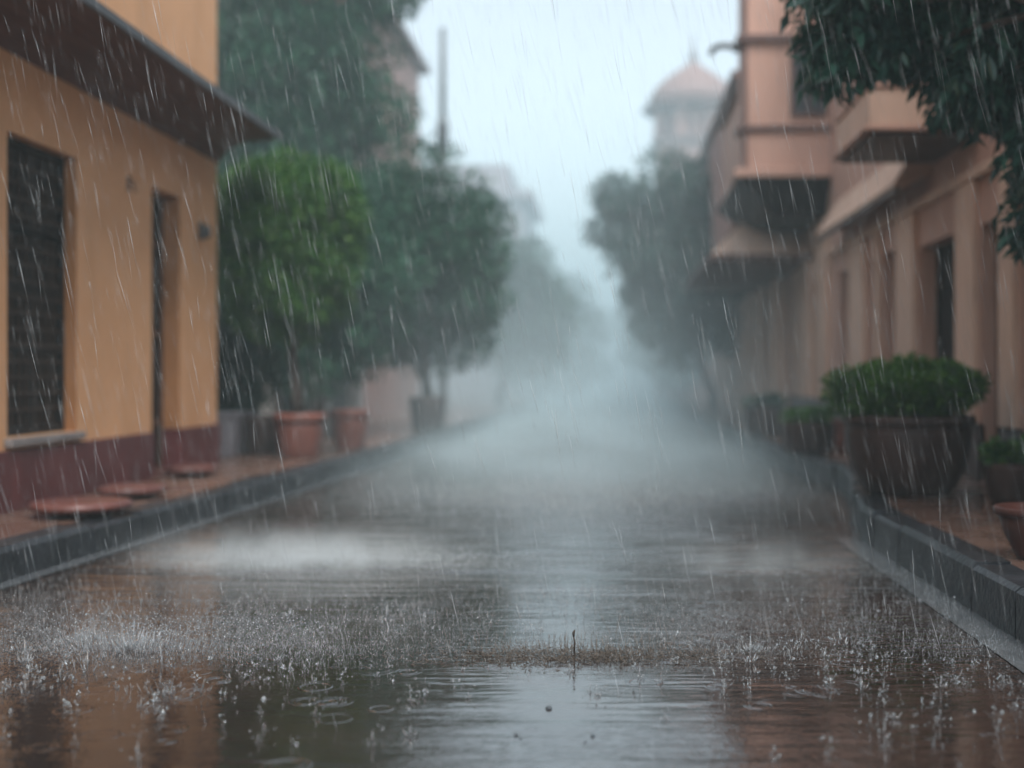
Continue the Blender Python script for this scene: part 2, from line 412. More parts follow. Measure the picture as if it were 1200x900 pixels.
MB().box(XW - d1[4] + .001, XW - .001, d1[1] - .012, d1[1] - .001, .53, d1[3] - .002).build('jamb', M['reveal'], dp)
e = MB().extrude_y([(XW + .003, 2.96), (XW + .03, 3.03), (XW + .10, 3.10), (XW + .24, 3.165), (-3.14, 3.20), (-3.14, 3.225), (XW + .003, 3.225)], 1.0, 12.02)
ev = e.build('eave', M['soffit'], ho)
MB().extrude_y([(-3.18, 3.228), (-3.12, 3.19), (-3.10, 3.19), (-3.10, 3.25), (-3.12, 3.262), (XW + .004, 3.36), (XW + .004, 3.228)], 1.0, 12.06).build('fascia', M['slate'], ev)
wl = thing('wall_lamp', 'small grey box lamp on ochre wall beside the narrow door', 'lamp', (XW, 11.45, 2.2))
MB().box(XW + .002, XW + .02, 11.40, 11.50, 2.19, 2.35).build('back_plate', M['metal'], wl, bevel=.004)
MB().lathe([(.012, 0), (.038, .015), (.042, .10), (.02, .125)], (XW + .06, 11.45, 2.2), 16).build('lamp_shade', M['metal'], wl, smooth=True)
hk = thing('wall_hook', 'small brown hook on ochre wall between the window and the narrow door', 'hook', (XW, 9.75, 2.4))
MB().box(XW + .002, XW + .014, 9.73, 9.77, 2.39, 2.50).build('plate', M['brownwood'], hk)
MB().tube([(XW + .012, 9.75, 2.47), (XW + .05, 9.75, 2.45), (XW + .06, 9.75, 2.40), (XW + .05, 9.75, 2.37)], [.008] * 4, 8).build('hook_arm', M['brownwood'], hk, smooth=True)

# ---- red stone slabs on the left pavement
def slab(loc, label):
    t = thing('stone_slab', label, 'stone slab', loc, 'rounded red stone slabs by the ochre house')
    x, y, z = loc
    MB().lathe([(.26, .035), (.285, .045), (.29, .065), (.275, .085), (.25, .09)], (x, y, z), 40, .02).build('slab_top', M['redstone'], t, smooth=True)
    MB().lathe([(.17, .0), (.18, .01), (.18, .034)], (x, y, z), 24).build('base', M['darkpot'], t, smooth=True)
    return t
s0 = slab((-3.13, 7.55, ZL), 'red rounded stone slab under the dark shuttered window, nearest the camera')
copy_tree(s0, (-3.24, 8.65, ZL), 'middle red stone slab on the pavement between window and narrow door', (.76, .9, .9))
copy_tree(s0, (-3.42, 10.45, ZL), 'red stone slab lying as a step before the narrow door', (.68, .9, .95))

# ---- peach house, right
XR = 2.75
hp = thing('peach_house', 'long peach house with pilasters, balcony and dark door along the right pavement', 'house', (XR + 2, 11, ZR))
D = (10.09, 11.40, ZR, 2.12, .17)
holes = [D, (8.98, 9.52, ZR, 2.10, .14), (7.2, 8.55, ZR, 2.12, .2), (12.40, 12.92, .66, 2.2, .2), (13.17, 13.62, .66, 2.2, .2), (14.6, 15.4, .66, 2.2, .2),
         (5.0, 6.2, .66, 2.12, .15), (13.3, 14.3, 3.7, 4.7, .1), (10.2, 11.2, 3.7, 4.7, .1)]
shell(-1, XR, 9, 3.0, 16.0, ZR - .01, 7.5, holes).build('wall', M['peach'], hp)
doors = [h for h in holes if h[2] == ZR]
yy = 3.0
for ya, yb in [(h[0], h[1]) for h in sorted(doors)] + [(15.98, 0)]:
    MB().box(XR - .025, XR + .04, yy, ya, ZR - .008, .62).build('plinth', M['brownplinth'], hp, bevel=.006); yy = yb
for i, h in enumerate(holes):
    if h in doors: leaf_panel(hp, 'door', -1, XR, h, M['darkwood'] if i == 0 else M['deepbrown'], M['darkwood'] if i == 0 else M['deepbrown'])
    else: leaf_panel(hp, 'window', -1, XR, h, M['glass'] if i > 6 else M['deepbrown'], M['deepbrown'])
for ya, yb in ((11.43, 12.15), (9.55, 10.05), (8.6, 8.93), (12.95, 13.14), (13.7, 14.55), (6.4, 7.1)):
    MB().box(XR - .055, XR + .003, ya, yb, .623, 2.44).build('pilaster', M['tan'], hp, bevel=.01)
MB().box(XR - .07, XR + .003, 3.0, 15.99, 2.443, 2.52).build('string_course', M['tan'], hp, bevel=.008)
bk = MB().box(1.92, XR - .003, 9.53, 10.9, 2.84, 3.12).build('balcony', M['tan'], hp, bevel=.012)
MB().box(1.88, XR - .004, 9.49, 10.93, 2.803, 2.838).build('ledge', M['peach'], bk, bevel=.006)
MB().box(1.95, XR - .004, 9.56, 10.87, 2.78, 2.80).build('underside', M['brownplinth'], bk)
MB().box(1.90, XR - .004, 9.51, 10.92, 3.123, 3.18).build('coping', M['peach'], bk, bevel=.008)
aw = MB().add([(2.42, 10.95, 2.62), (2.42, 15.2, 2.62), (2.66, 15.2, 3.02), (2.66, 10.95, 3.02), (XR - .003, 10.95, 3.04), (XR - .003, 15.2, 3.04), (XR - .003, 10.95, 2.70), (XR - .003, 15.2, 2.70), (2.44, 10.95, 2.59), (2.44, 15.2, 2.59)],
              [(0, 3, 2, 1), (3, 4, 5, 2), (8, 9, 7, 6), (0, 1, 9, 8), (0, 8, 6, 4, 3), (1, 2, 5, 7, 9)]).build('awning', M['tan'], hp)
MB().box(2.425, 2.46, 10.93, 15.22, 2.55, 2.588).build('edge_board', M['brownplinth'], aw)

# ---- bay house (projecting upper bay)
hb = thing('bay_house', 'peach house whose upper bay with window juts out over the pavement', 'house', (XR, 17.5, ZR))
low = [(16.6, 17.3, .66, 2.2, .15), (18.3, 18.95, .66, 2.2, .15)]
shell(-1, XR, 9, 16.01, 19.6, ZR - .01, 6.8, low).build('wall', M['tan'], hb)
for h in low: leaf_panel(hb, 'window', -1, XR, h, M['darkwood'], M['darkwood'])
MB().box(XR - .03, XR + .04, 16.02, 19.58, ZR - .008, .66).build('plinth', M['brownplinth'], hb)
for ya, yb in ((16.05, 16.5), (17.4, 18.2)): MB().box(XR - .08, XR + .003, ya, yb, .663, 2.6).build('pilaster', M['tan'], hb, bevel=.01)
by = MB().box(1.64, XR - .003, 16.0, 16.45, 3.55, 6.9).build('bay', M['peach'], hb)
MB().box(1.70, XR - .004, 16.453, 19.5, 3.56, 4.70).build('bay_side', M['peach'], by)
MB().box(1.62, XR - .005, 16.453, 19.55, 4.703, 4.80).build('parapet', M['moulding'], by, bevel=.01)
for z, t, o, mt in ((5.13, .09, .07, 'moulding'), (4.02, .07, .05, 'moulding'), (3.44, .106, .10, 'peach'), (6.2, .09, .07, 'moulding')):
    MB().box(1.64 - o, XR - .004, 16.0 - o, 16.45 + min(o, .08), z, z + t).build('ledge', M[mt], by, bevel=.01)
MB().box(1.635, 1.70, 15.985, 16.0 - .002, 3.56, 6.9).build('corner_strip', M['moulding'], by)
MB().frustum((2.05, XR - .004, 16.3, 18.9), 3.02, (1.58, XR - .004, 15.93, 19.3), 3.437).build('corbel', M['darkwood'], by)  # black wood colour helps paint in the shade below the bay
bw = MB().box(2.27, 2.66, 15.985, 15.998, 4.24, 5.06).build('window', M['glass'], by)
fr = MB()
for a in ((2.24, 2.285, 4.20, 5.10), (2.645, 2.69, 4.20, 5.10), (2.285, 2.645, 5.055, 5.10), (2.285, 2.645, 4.20, 4.245), (2.45, 2.48, 4.245, 5.055)): fr.box(a[0], a[1], 15.96, 15.99, a[2], a[3])
fr.build('frame', M['moulding'], bw)
MB().tube([(1.66, 16.05, 5.05), (1.50, 16.05, 5.10), (1.36, 16.05, 5.10), (1.28, 16.05, 5.06), (1.25, 16.05, 4.99)], [.045, .04, .04, .04, .035], 10).build('rain_spout', M['metal'], hb, smooth=True)

# ---- hipped awning house
hh = thing('awning_house', 'tan house with hipped awning and tall piers further along the right pavement', 'house', (XR, 24, ZR))
hol = [(20.6 + 1.9 * i, 21.5 + 1.9 * i, .7, 2.3, .25) for i in range(6)]
shell(-1, XR, 9, 19.62, 34, ZR - .01, 5.6, hol).build('wall', M['pinkhouse'], hh)
for h in hol: leaf_panel(hh, 'window', -1, XR, h, M['darkwood'], M['darkwood'])
for i in range(7): MB().box(XR - .22, XR + .003, 19.75 + 1.9 * i, 20.4 + 1.9 * i, ZR - .006, 2.45).build('pier', M['tan'], hh, bevel=.02)
MB().box(1.95, XR - .003, 19.62, 33.9, 3.36, 5.5).build('upper_storey', M['pinkhouse'], hh)
MB().box(1.85, XR - .004, 19.5, 34, 5.503, 5.62).build('cornice', M['moulding'], hh)
an = MB().frustum((1.36, XR - .004, 17.4, 24.0), 2.62, (2.0, XR - .004, 18.7, 24.0), 3.30).build('awning', M['tan'], hh)
MB().box(1.34, XR - .005, 17.38, 24.02, 2.53, 2.617).build('edge_board', M['moulding'], an)

# ---- tower with domed pavilion
tw = thing('domed_tower', 'hazy tower crowned by a domed pavilion with spike beyond the bay house', 'tower', (2.7, 42, 0))
MB().box(1.5, 3.9, 40.8, 43.2, -.005, 8.35).build('tower_body', M['pinkhouse'], tw)
MB().box(1.35, 4.05, 40.65, 43.35, 8.353, 8.55).build('cornice', M['moulding'], tw)
MB().lathe([(1.08, 8.553), (1.08, 9.55)], (2.7, 42, 0), 8).build('pavilion_core', M['pinkhouse'], tw)
for i in range(8):
    a = math.pi / 8 + i * math.pi / 4; MB().tube([(2.7 + math.cos(a) * 1.2, 42 + math.sin(a) * 1.2, 8.55), (2.7 + math.cos(a) * 1.2, 42 + math.sin(a) * 1.2, 9.55)], [.16, .16], 8).build('pillar', M['pinkhouse'], tw)
MB().lathe([(1.30, 9.48), (1.68, 9.54), (1.70, 9.62), (1.45, 9.78)], (2.7, 42, 0), 16).build('eave', M['moulding'], tw)
MB().lathe([(1.50, 9.785), (1.44, 9.98), (1.28, 10.26), (1.02, 10.52), (.72, 10.76), (.40, 10.97), (.16, 11.14), (.08, 11.25)], (2.7, 42, 0), 32).build('dome', M['domestone'], tw, smooth=True)
MB().lathe([(.08, 11.25), (.15, 11.34), (.06, 11.44), (.09, 11.52), (.035, 11.6), (.02, 12.1)], (2.7, 42, 0), 12).build('finial', M['moulding'], tw, smooth=True)

# ---- hazy houses on the left
hd = thing('pink_house', 'tall dusty pink house with wide flat eave rising behind the big left tree', 'house', (-7, 26, 0))
hd_h = [(24.6, 25.5, 5.6, 7.0, .12), (27.4, 28.3, 5.6, 7.0, .12), (23.5, 24.4, 2.2, 3.6, .12), (26.5, 27.4, 2.2, 3.6, .12)]
shell(1, -4.5, -11, 22.0, 30.0, -.005, 8.0, hd_h).build('wall', M['pinkhouse'], hd)
for h in hd_h: leaf_panel(hd, 'window', 1, -4.5, h, M['glass'], M['moulding'])
MB().box(-11.2, -4.24, 21.8, 30.1, 8.003, 8.12).build('eave', M['moulding'], hd)
MB().frustum((-11, -4.5, 22, 30), 8.123, (-9.5, -6.5, 24, 28.5), 8.9).build('roof', M['moulding'], hd)
he = thing('pale_house', 'pale stepped house almost lost in the haze at the end of the left side', 'house', (-6, 48, 0))
he_h = [(45.6 + 2 * i, 46.5 + 2 * i, z, z + 1.3, .15) for i in range(3) for z in (2.4, 5.0)]
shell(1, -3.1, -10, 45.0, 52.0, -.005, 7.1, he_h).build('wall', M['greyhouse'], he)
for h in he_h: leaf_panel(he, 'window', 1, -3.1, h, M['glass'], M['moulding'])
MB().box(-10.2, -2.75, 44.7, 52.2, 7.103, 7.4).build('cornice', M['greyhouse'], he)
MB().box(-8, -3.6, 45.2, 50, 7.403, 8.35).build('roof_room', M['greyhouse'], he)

# ---- boundary wall behind the left trees
bw_ = thing('boundary_wall', 'low grey boundary wall with pale pillars behind the left trees', 'wall', (-4.4, 17, ZL))
MB().box(-4.55, -4.40, 12.0, 21.9, ZL - .01, 1.45).build('wall_panel', M['shadedwall'], bw_)
MB().box(-4.60, -4.35, 12.0, 21.9, 1.453, 1.52).build('coping', M['concrete'], bw_)
for y in (15.9, 18.9, 21.4): MB().box(-4.62, -4.22, y, y + .42, ZL - .008, 1.75).build('pillar', M['palepillar'], bw_, bevel=.01)

up = thing('utility_pole', 'thin grey utility pole rising above the left trees before the sky', 'pole', (-3.42, 26, ZL))
MB().tube([(-3.42, 26, ZL - .01), (-3.42, 26, 6.2)], [.10, .09], 12).build('lower_shaft', M['metal'], up, smooth=True)
MB().tube([(-3.42, 26, 6.2), (-3.42, 26, 8.0)], [.065, .055], 12).build('upper_shaft', M['metal'], up, smooth=True)
MB().box(-3.53, -3.31, 25.9, 26.1, 5.5, 6.05).build('junction_box', M['slate'], up, bevel=.01)

# ------------------------------------------------------------------ vegetation
def leaf_arrays(P, D, size, rng, wid=.42, droop=.25):
    """P = leaf bases, D = directions; each leaf is a folded, drooping blade of two quads"""
    n = len(P)
    D = D / (np.linalg.norm(D, axis=1, keepdims=True) + 1e-9)
    up = rng.normal(size=(n, 3)) * .6 + np.array([0, 0, 1.0])
    S = np.cross(D, up); S /= (np.linalg.norm(S, axis=1, keepdims=True) + 1e-9)
    U = np.cross(S, D)
    l = size * rng.uniform(.6, 1.3, (n, 1)); w = l * wid * rng.uniform(.8, 1.2, (n, 1))
    dr = droop * rng.uniform(.2, 1.4, (n, 1)) * l
    v = np.empty((n, 5, 3))
    v[:, 0] = P
    v[:, 1] = P + D * l * .45 + S * w * .5 + U * l * .08
    v[:, 2] = P + D * l - U * dr
    v[:, 3] = P + D * l * .45 - S * w * .5 + U * l * .08
    v[:, 4] = P + D * l * .48 - U * dr * .15
    b = (np.arange(n) * 5)[:, None]
    q = np.concatenate([b + np.array([[0, 1, 2, 4]]), b + np.array([[0, 4, 2, 3]])], axis=1).reshape(-1, 4)
    return v.reshape(-1, 3), q

def crown_points(c, rad, nclump, per, cr, seed, shell_pow=.45, flat=1.0):
    rng = np.random.default_rng(seed)
    d = rng.normal(size=(nclump, 3)); d /= np.linalg.norm(d, axis=1, keepdims=True)
    rr = rng.uniform(.05, 1, (nclump, 1)) ** shell_pow
    C = d * rr * np.array(rad)
    sz = cr * rng.uniform(.6, 1.35, nclump)
    P = []; Dn = []
    for k in range(nclump):
        m = int(per * (sz[k] / cr) ** 2)
        e = rng.normal(size=(m, 3)); e /= np.linalg.norm(e, axis=1, keepdims=True)
        q = rng.uniform(.15, 1, (m, 1)) ** .5
        p = C[k] + e * q * sz[k] * np.array([1, 1, .8 * flat])
        P.append(p); Dn.append(e * .8 + d[k] * .4 + rng.normal(size=(m, 3)) * .55 + np.array([0, 0, -.15]))
    return np.vstack(P) + np.array(c), np.vstack(Dn), C + np.array(c)

def add_leaves(root, P, D, size, mat, seed, wid=.42, droop=.25, name='crown'):
    v, q = leaf_arrays(P, D, size, np.random.default_rng(seed), wid, droop)
    v = v - np.array(origin_of(root))
    return link(name, npmesh(name, v, q), mat, root)

def trunk(root, base, top, r0, r1, limbs, seed):
    rr = random.Random(seed); m = MB()
    b, t = Vector(base), Vector(top); pts = []; rad = []
    for i in range(7):
        f = i / 6; p = b.lerp(t, f); j = .04 * (t - b).length * (0 if i == 0 else 1) * .5
        pts.append((p.x + rr.uniform(-j, j), p.y + rr.uniform(-j, j), p.z)); rad.append(r0 + (r1 - r0) * f + (.25 * r0 if i == 0 else 0))
    m.tube(pts, rad, 10)
    for L in limbs:
        s = Vector(pts[rr.choice([4, 5, 6])]); e2 = Vector(L); mid = s.lerp(e2, .5) + Vector((0, 0, .12 * (e2 - s).length))
        m.tube([s, mid, e2], [r1 * .75, r1 * .45, r1 * .16], 6)
    return m.build('trunk', M['bark'], root, smooth=True)

def tree(name, label, base, c, rad, nclump, per, cr, leaf, mat, seed, r0=.08, r1=.05, extra=(), wid=.42, shell_pow=.45, group=None):
    t = thing(name, label, 'tree', base, group)
    P, D, C = crown_points(c, rad, nclump, per, cr, seed, shell_pow)
    lims = [tuple(C[i]) for i in range(0, len(C), max(1, len(C) // 9))]
    for k, (ec, er, en) in enumerate(extra):
        P2, D2, C2 = crown_points(ec, er, en, per, cr, seed + 50 + k); P = np.vstack([P, P2]); D = np.vstack([D, D2]); lims.append(tuple(C2[0]))
    trunk(t, base, (c[0], c[1], c[2] - rad[2] * .35), r0, r1, lims, seed)
    add_leaves(t, P, D, leaf, M[mat], seed + 1, wid)
    return t

GL = 'street trees on the left side'; GR = 'street trees on the right side'
# round lime tree by the ochre corner, in a terracotta pot
tree('round_tree', 'round clipped bright green tree in front of the ochre house corner', (-3.12, 12.75, ZL + .42), (-3.27, 12.9, 2.38), (.68, .68, .78), 200, 230, .22, .058, 'leaf_lime', 21, .055, .04, (((-3.2, 12.8, 1.74), (.55, .5, .36), 40),), shell_pow=.20)
# big dark tree behind
tree('tall_tree', 'tallest dark tree filling the upper left behind the round green tree', (-4.9, 19.5, ZL), (-5.4, 19.8, 5.3), (1.6, 1.6, 3.3), 190, 210, .62, .15, 'leaf_deep', 31, .17, .10, (((-3.65, 19.8, 7.05), (.5, .6, .22), 5), ((-3.95, 19.8, 3.7), (.6, .6, .6), 10), ((-3.5, 19.6, 4.95), (.28, .4, .12), 3)))
# middle left tree
tree('leafy_tree', 'broad dark leafy tree in a pot on the left kerb below the utility pole', (-2.62, 18.3, ZL + .5), (-2.75, 18.5, 2.85), (1.05, 1.1, 1.25), 110, 200, .42, .115, 'leaf_deep', 41, .07, .05, (((-3.5, 18.6, 2.3), (.7, .7, .9), 25), ((-1.95, 18.3, 2.5), (.4, .5, .5), 8), ((-2.8, 18.6, 1.75), (.85, .6, .6), 30)))
tree('leafy_tree', 'low dark tree directly behind the round green tree beside the boundary wall', (-3.75, 16.3, ZL), (-3.62, 16.4, 2.15), (.95, .8, 1.3), 90, 190, .40, .11, 'leaf_deep', 47, .06, .045)
# hazy left trees
tree('hazy_tree', 'pale teal tree half lost in haze left of the vanishing street', (-2.9, 33, ZL), (-2.45, 33, 2.7), (1.35, 1.4, 1.75), 90, 120, .5, .2, 'leaf_deep', 51, .1, .07)
tree('hazy_tree', 'faintest tree on the left, last before the street end', (-2.7, 44, ZL), (-1.7, 44, 2.2), (1.6, 1.5, 1.9), 70, 110, .55, .24, 'leaf_deep', 57, .1, .07)
# right trees
tree('leafy_tree', 'dark teal tree with ragged branches on the right below the domed tower', (2.1, 26, ZR), (1.55, 26, 3.35), (1.15, 1.2, 2.0), 130, 190, .46, .15, 'leaf_teal', 61, .1, .07,
     (((.25, 26, 4.55), (.4, .4, .22), 5), ((.05, 26, 3.95), (.4, .4, .22), 5), ((.6, 26, 3.2), (.5, .5, .8), 12), ((2.1, 26, 2.4), (.8, .7, .8), 18)))
tree('hazy_tree', 'blurred pale tree on the right behind the ragged teal tree', (2.2, 40, ZR), (1.7, 40, 2.2), (1.2, 1.4, 1.6), 50, 90, .5, .22, 'leaf_deep', 67, .1, .07)

# overhanging tree, right foreground
ft = thing('overhanging_tree', 'dark glossy tree overhanging the street from the top right corner', 'tree', (2.62, 5.0, ZR))
spots = [((2.35, 6.8, 3.25), (.95, .7, .55), 120), ((1.62, 7.0, 3.12), (.52, .5, .22), 50), ((2.15, 6.9, 2.80), (.50, .4, .30), 55), ((1.32, 7.0, 2.98), (.22, .3, .16), 14), ((2.45, 6.8, 2.35), (.30, .3, .38), 40), ((2.30, 6.9, 1.95), (.12, .15, .24), 9),
         ((2.5, 5.6, 3.9), (1.3, 1.2, .8), 60), ((1.60, 7.0, 2.78), (.32, .25, .10), 14), ((1.25, 7.0, 2.72), (.08, .15, .14), 5), ((1.95, 6.9, 2.55), (.18, .2, .14), 12)]
Ps = []; Ds = []; lm = []
for k, (c, rd, nn) in enumerate(spots):
    P, D, C = crown_points(c, rd, nn, 70, .16, 71 + k, .5); Ps.append(P); Ds.append(D + np.array([-.1, 0, -.75])); lm.append(c)
trunk(ft, (2.62, 5.0, ZR), (2.62, 6.2, 3.5), .12, .05, lm, 73)
add_leaves(ft, np.vstack(Ps), np.vstack(Ds), .115, M['leaf_teal'], 75, .34, .35)

def pot(name, label, loc, prof, mat, group=None, rim=None, soil_z=None, soil_r=None, cat='plant pot'):
    t = thing(name, label, cat, loc, group); x, y, z = loc
    MB().lathe(prof, loc, 40).build('pot_body', M[mat], t, smooth=True)
    if rim: MB().lathe(rim, loc, 40).build('rim', M[mat], t, smooth=True)
    MB().lathe([(soil_r, soil_z - .02), (soil_r, soil_z)], loc, 24).build('soil', M['soil'], t)
    return t
def shrub(label, c, rad, n, per, cr, leaf, mat, seed, group=None, flat=1.0, stem_base=None):
    t = thing('shrub', label, 'shrub', stem_base)
    P, D, C = crown_points(c, rad, n, per, cr, seed, .35, flat)
    D = D * np.array([1, 1, .7]) + np.array([0, 0, .45])
    add_leaves(t, P, D, leaf, M[mat], seed, .5, .15, 'foliage')
    m = MB()
    for i in range(7): m.tube([stem_base, tuple((Vector(stem_base) + Vector(C[(i * 3) % len(C)])) / 2), tuple(C[(i * 3) % len(C)])], [.018, .014, .006], 6)
    m.build('stem', M['bark'], t, smooth=True)
    return t
shrub('dark bush behind the concrete trough at the ochre house corner', (-4.12, 14.3, 1.35), (.42, .4, .75), 60, 150, .24, .08, 'leaf_deep', 88, None, 1.0, (-4.1, 14.3, ZL))
# big planter and clipped shrub
pot('clay_planter', 'large dark round clay planter on the right kerb corner', (1.97, 8.5, ZR), [(.25, 0), (.27, .012), (.325, .08), (.375, .18), (.405, .30), (.415, .40), (.41, .46)], 'darkpot', None,
    [(.405, .455), (.43, .462), (.438, .49), (.43, .52), (.40, .525), (.385, .50), (.385, .455)], .46, .38, 'planter')
shrub('clipped dark green shrub spilling over the large round clay planter', (1.96, 8.5, .89), (.47, .47, .15), 120, 230, .11, .038, 'leaf_box', 81, None, .9, (1.97, 8.5, .655))
# smaller dark planter behind
p2 = pot('dark_planter', 'small dark planter with green top behind the large clay planter', (1.99, 12.9, ZR), [(.22, 0), (.25, .05), (.27, .27), (.275, .30), (.25, .30), (.245, .27)], 'darkpot', None, None, .26, .235, 'planter')
shrub('low green shrub filling the small dark planter behind the large one', (1.99, 12.9, .55), (.22, .22, .06), 26, 90, .09, .045, 'leaf_box', 83, None, .8, (1.99, 12.9, .46))
pot('dark_planter', 'dark planter furthest along the right pavement before the tan piers', (2.02, 16.6, ZR), [(.25, 0), (.27, .05), (.29, .33), (.30, .36), (.27, .36), (.265, .32)], 'darkpot', None, None, .31, .255, 'planter')
shrub('dull green shrub in the furthest dark planter on the right pavement', (2.02, 16.6, .62), (.22, .22, .08), 22, 80, .10, .055, 'leaf_deep', 84, None, .8, (2.02, 16.6, .51))
pot('terracotta_pot', 'small terracotta pot against the wall beside the small dark planter', (2.5, 13.6, ZR), [(.12, 0), (.14, .05), (.17, .28), (.18, .30), (.16, .30), (.155, .26)], 'terracotta', None, None, .26, .15)
# pots on the right edge
pot('dark_pot', 'dark pot with bright leaves against the wall at the right edge', (2.50, 8.0, ZR), [(.12, 0), (.14, .03), (.17, .20), (.175, .24), (.155, .24), (.15, .2)], 'darkpot', None, None, .20, .145)
shrub('bright lime leafy plant in the dark pot at the right edge', (2.50, 8.0, .50), (.13, .13, .06), 16, 55, .07, .05, 'leaf_lime', 85, None, .9, (2.5, 8.0, .4))
pot('terracotta_bowl', 'wide dark terracotta bowl standing on the kerb at the right edge', (1.855, 5.55, ZR), [(.09, 0), (.10, .012), (.145, .10), (.172, .185)], 'dark_terracotta', None, [(.172, .184), (.19, .188), (.192, .215), (.185, .222), (.165, .215), (.16, .18)], .18, .158, 'bowl')
# left pots
t1 = pot('terracotta_pot', 'terracotta pot holding the round clipped green tree', (-3.10, 12.75, ZL), [(.18, 0), (.20, .03), (.235, .30), (.24, .36)], 'terracotta', 'terracotta pots on the left pavement',
         [(.24, .355), (.262, .36), (.265, .43), (.25, .44), (.225, .44), (.22, .40)], .42, .222)
copy_tree(t1, (-2.86, 14.0, ZL), 'terracotta pot nearer the kerb, beyond the round tree', (.82, .82, 1.0))
pot('dark_pot', 'dark pot under the broad leafy tree at the left kerb', (-2.62, 18.3, ZL), [(.20, 0), (.22, .04), (.26, .42), (.27, .50), (.24, .50), (.235, .47)], 'darkpot', None, None, .48, .23)
pot('dark_pot', 'low dark pot between the grey trough and the terracotta tree pot', (-3.62, 13.2, ZL), [(.16, 0), (.18, .03), (.21, .32), (.215, .40), (.19, .40), (.185, .37)], 'darkpot', None, None, .37, .18)
ct = thing('concrete_trough', 'grey concrete trough tucked behind the ochre house corner', 'planter', (-3.95, 13.0, ZL))
MB().frustum((-4.14, -3.78, 12.8, 13.3), ZL - .002, (-4.2, -3.72, 12.75, 13.35), .56).build('trough_body', M['concrete'], ct, bevel=.012)
MB().box(-4.22, -3.70, 12.73, 13.37, .563, .60).build('rim', M['concrete'], ct, bevel=.01)

# ------------------------------------------------------------------ water in the air and on the road
def spikes(P, D, L, Rr):
    """thin tapered water jets: three-sided bipyramids from base P along D"""
    n = len(P); D = D / np.linalg.norm(D, axis=1, keepdims=True)
    a = np.where(np.abs(D[:, 2:3]) > .9, np.array([[1.0, 0, 0]]), np.array([[0, 0, 1.0]]))
    S = np.cross(D, a); S /= np.linalg.norm(S, axis=1, keepdims=True); U = np.cross(S, D)
    L = L[:, None]; Rr = Rr[:, None]
    v = np.empty((n, 5, 3)); v[:, 0] = P; v[:, 4] = P + D * L
    for k in range(3):
        t = 2 * math.pi * k / 3; v[:, 1 + k] = P + D * L * .45 + (S * math.cos(t) + U * math.sin(t)) * Rr
    b = (np.arange(n) * 5)[:, None]
    f = np.concatenate([b + np.array([[0, 2, 1]]), b + np.array([[0, 3, 2]]), b + np.array([[0, 1, 3]]), b + np.array([[4, 1, 2]]), b + np.array([[4, 2, 3]]), b + np.array([[4, 3, 1]])], 1).reshape(-1, 3)
    return v.reshape(-1, 3), f
def drops(P, Rr, zs=1.0):
    n = len(P); o = np.array([[1, 0, 0], [-1, 0, 0], [0, 1, 0], [0, -1, 0], [0, 0, zs], [0, 0, -zs]])
    v = P[:, None, :] + o[None] * Rr[:, None, None]
    b = (np.arange(n) * 6)[:, None]
    F = [(0, 2, 4), (2, 1, 4), (1, 3, 4), (3, 0, 4), (2, 0, 5), (1, 2, 5), (3, 1, 5), (0, 3, 5)]
    f = np.concatenate([b + np.array([t]) for t in F], 1).reshape(-1, 3)
    return v.reshape(-1, 3), f
def join(parts):
    V = []; F = []; b = 0
    for v, f in parts: V.append(v); F.append(f + b); b += len(v)
    return np.vstack(V), np.vstack(F)

def on_road(x, y): return (x > np.array([kx(LK, q) for q in y]) + .03) & (x < np.array([kx(RK, q) for q in y]) - .03)
def sample(n, fn, x0, x1, y0, y1, rng):
    X = rng.uniform(x0, x1, n * 4); Y = rng.uniform(y0, y1, n * 4)
    k = rng.uniform(0, 1, n * 4) < fn(X, Y); X, Y = X[k][:n], Y[k][:n]
    k = on_road(X, Y); return X[k], Y[k]
rng = np.random.default_rng(5)
G = lambda a, m, s: np.exp(-((a - m) / s) ** 2)
patch = lambda X, Y: np.clip(.5 + .55 * np.sin(X * 2.3 + 1.1 + Y * .7) * np.sin(X * 5.1 + Y * 3.0 + .4) + .35 * np.sin(X * 13 + 2 * np.sin(Y * 9)) * np.sin(Y * 17 + 3 * np.sin(X * 4)), 0, 1)
# fine beaten band across the road in the plane of focus
band = lambda X, Y: np.clip(np.where(Y < 4.75, G(Y, 4.75, .32), G(Y, 4.75, .75)) * (.15 + .85 * patch(X, Y)) * (1 - .45 * G(X, -.05, .55)) * np.where(X < -.7, 1.0, np.where(X < .4, .55, .42)) + .9 * G(X, -1.75, .45) * G(Y, 4.75, .22), 0, 1)
X, Y = sample(30000, band, -2.9, 1.5, 3.9, 6.6, rng)
n = len(X); P = np.c_[X, Y, np.zeros(n)]
parts = [spikes(P, np.c_[rng.normal(0, .35, n), rng.normal(0, .35, n), np.ones(n)], rng.gamma(1.6, .0058, n) + .002, rng.uniform(.0005, .0015, n))]
X, Y = sample(16000, band, -2.9, 1.5, 3.9, 6.6, rng); n = len(X)
parts.append(drops(np.c_[X, Y, rng.gamma(1.5, .010, n) + .003], rng.uniform(.0007, .0019, n)))
# taller thin jets rebounding behind the band
tal = lambda X, Y: np.clip(G(Y, 5.6, .55) * (.25 + .75 * patch(X * 1.7, Y)) * (1 - .6 * G(X, 0, .4)), 0, 1)
X, Y = sample(2600, tal, -2.7, 1.5, 4.8, 7.2, rng); n = len(X)
parts.append(spikes(np.c_[X, Y, np.zeros(n)], np.c_[rng.normal(0, .10, n), rng.normal(0, .10, n), np.ones(n)], rng.gamma(2.2, .011, n) + .008, rng.uniform(.0006, .0016, n)))
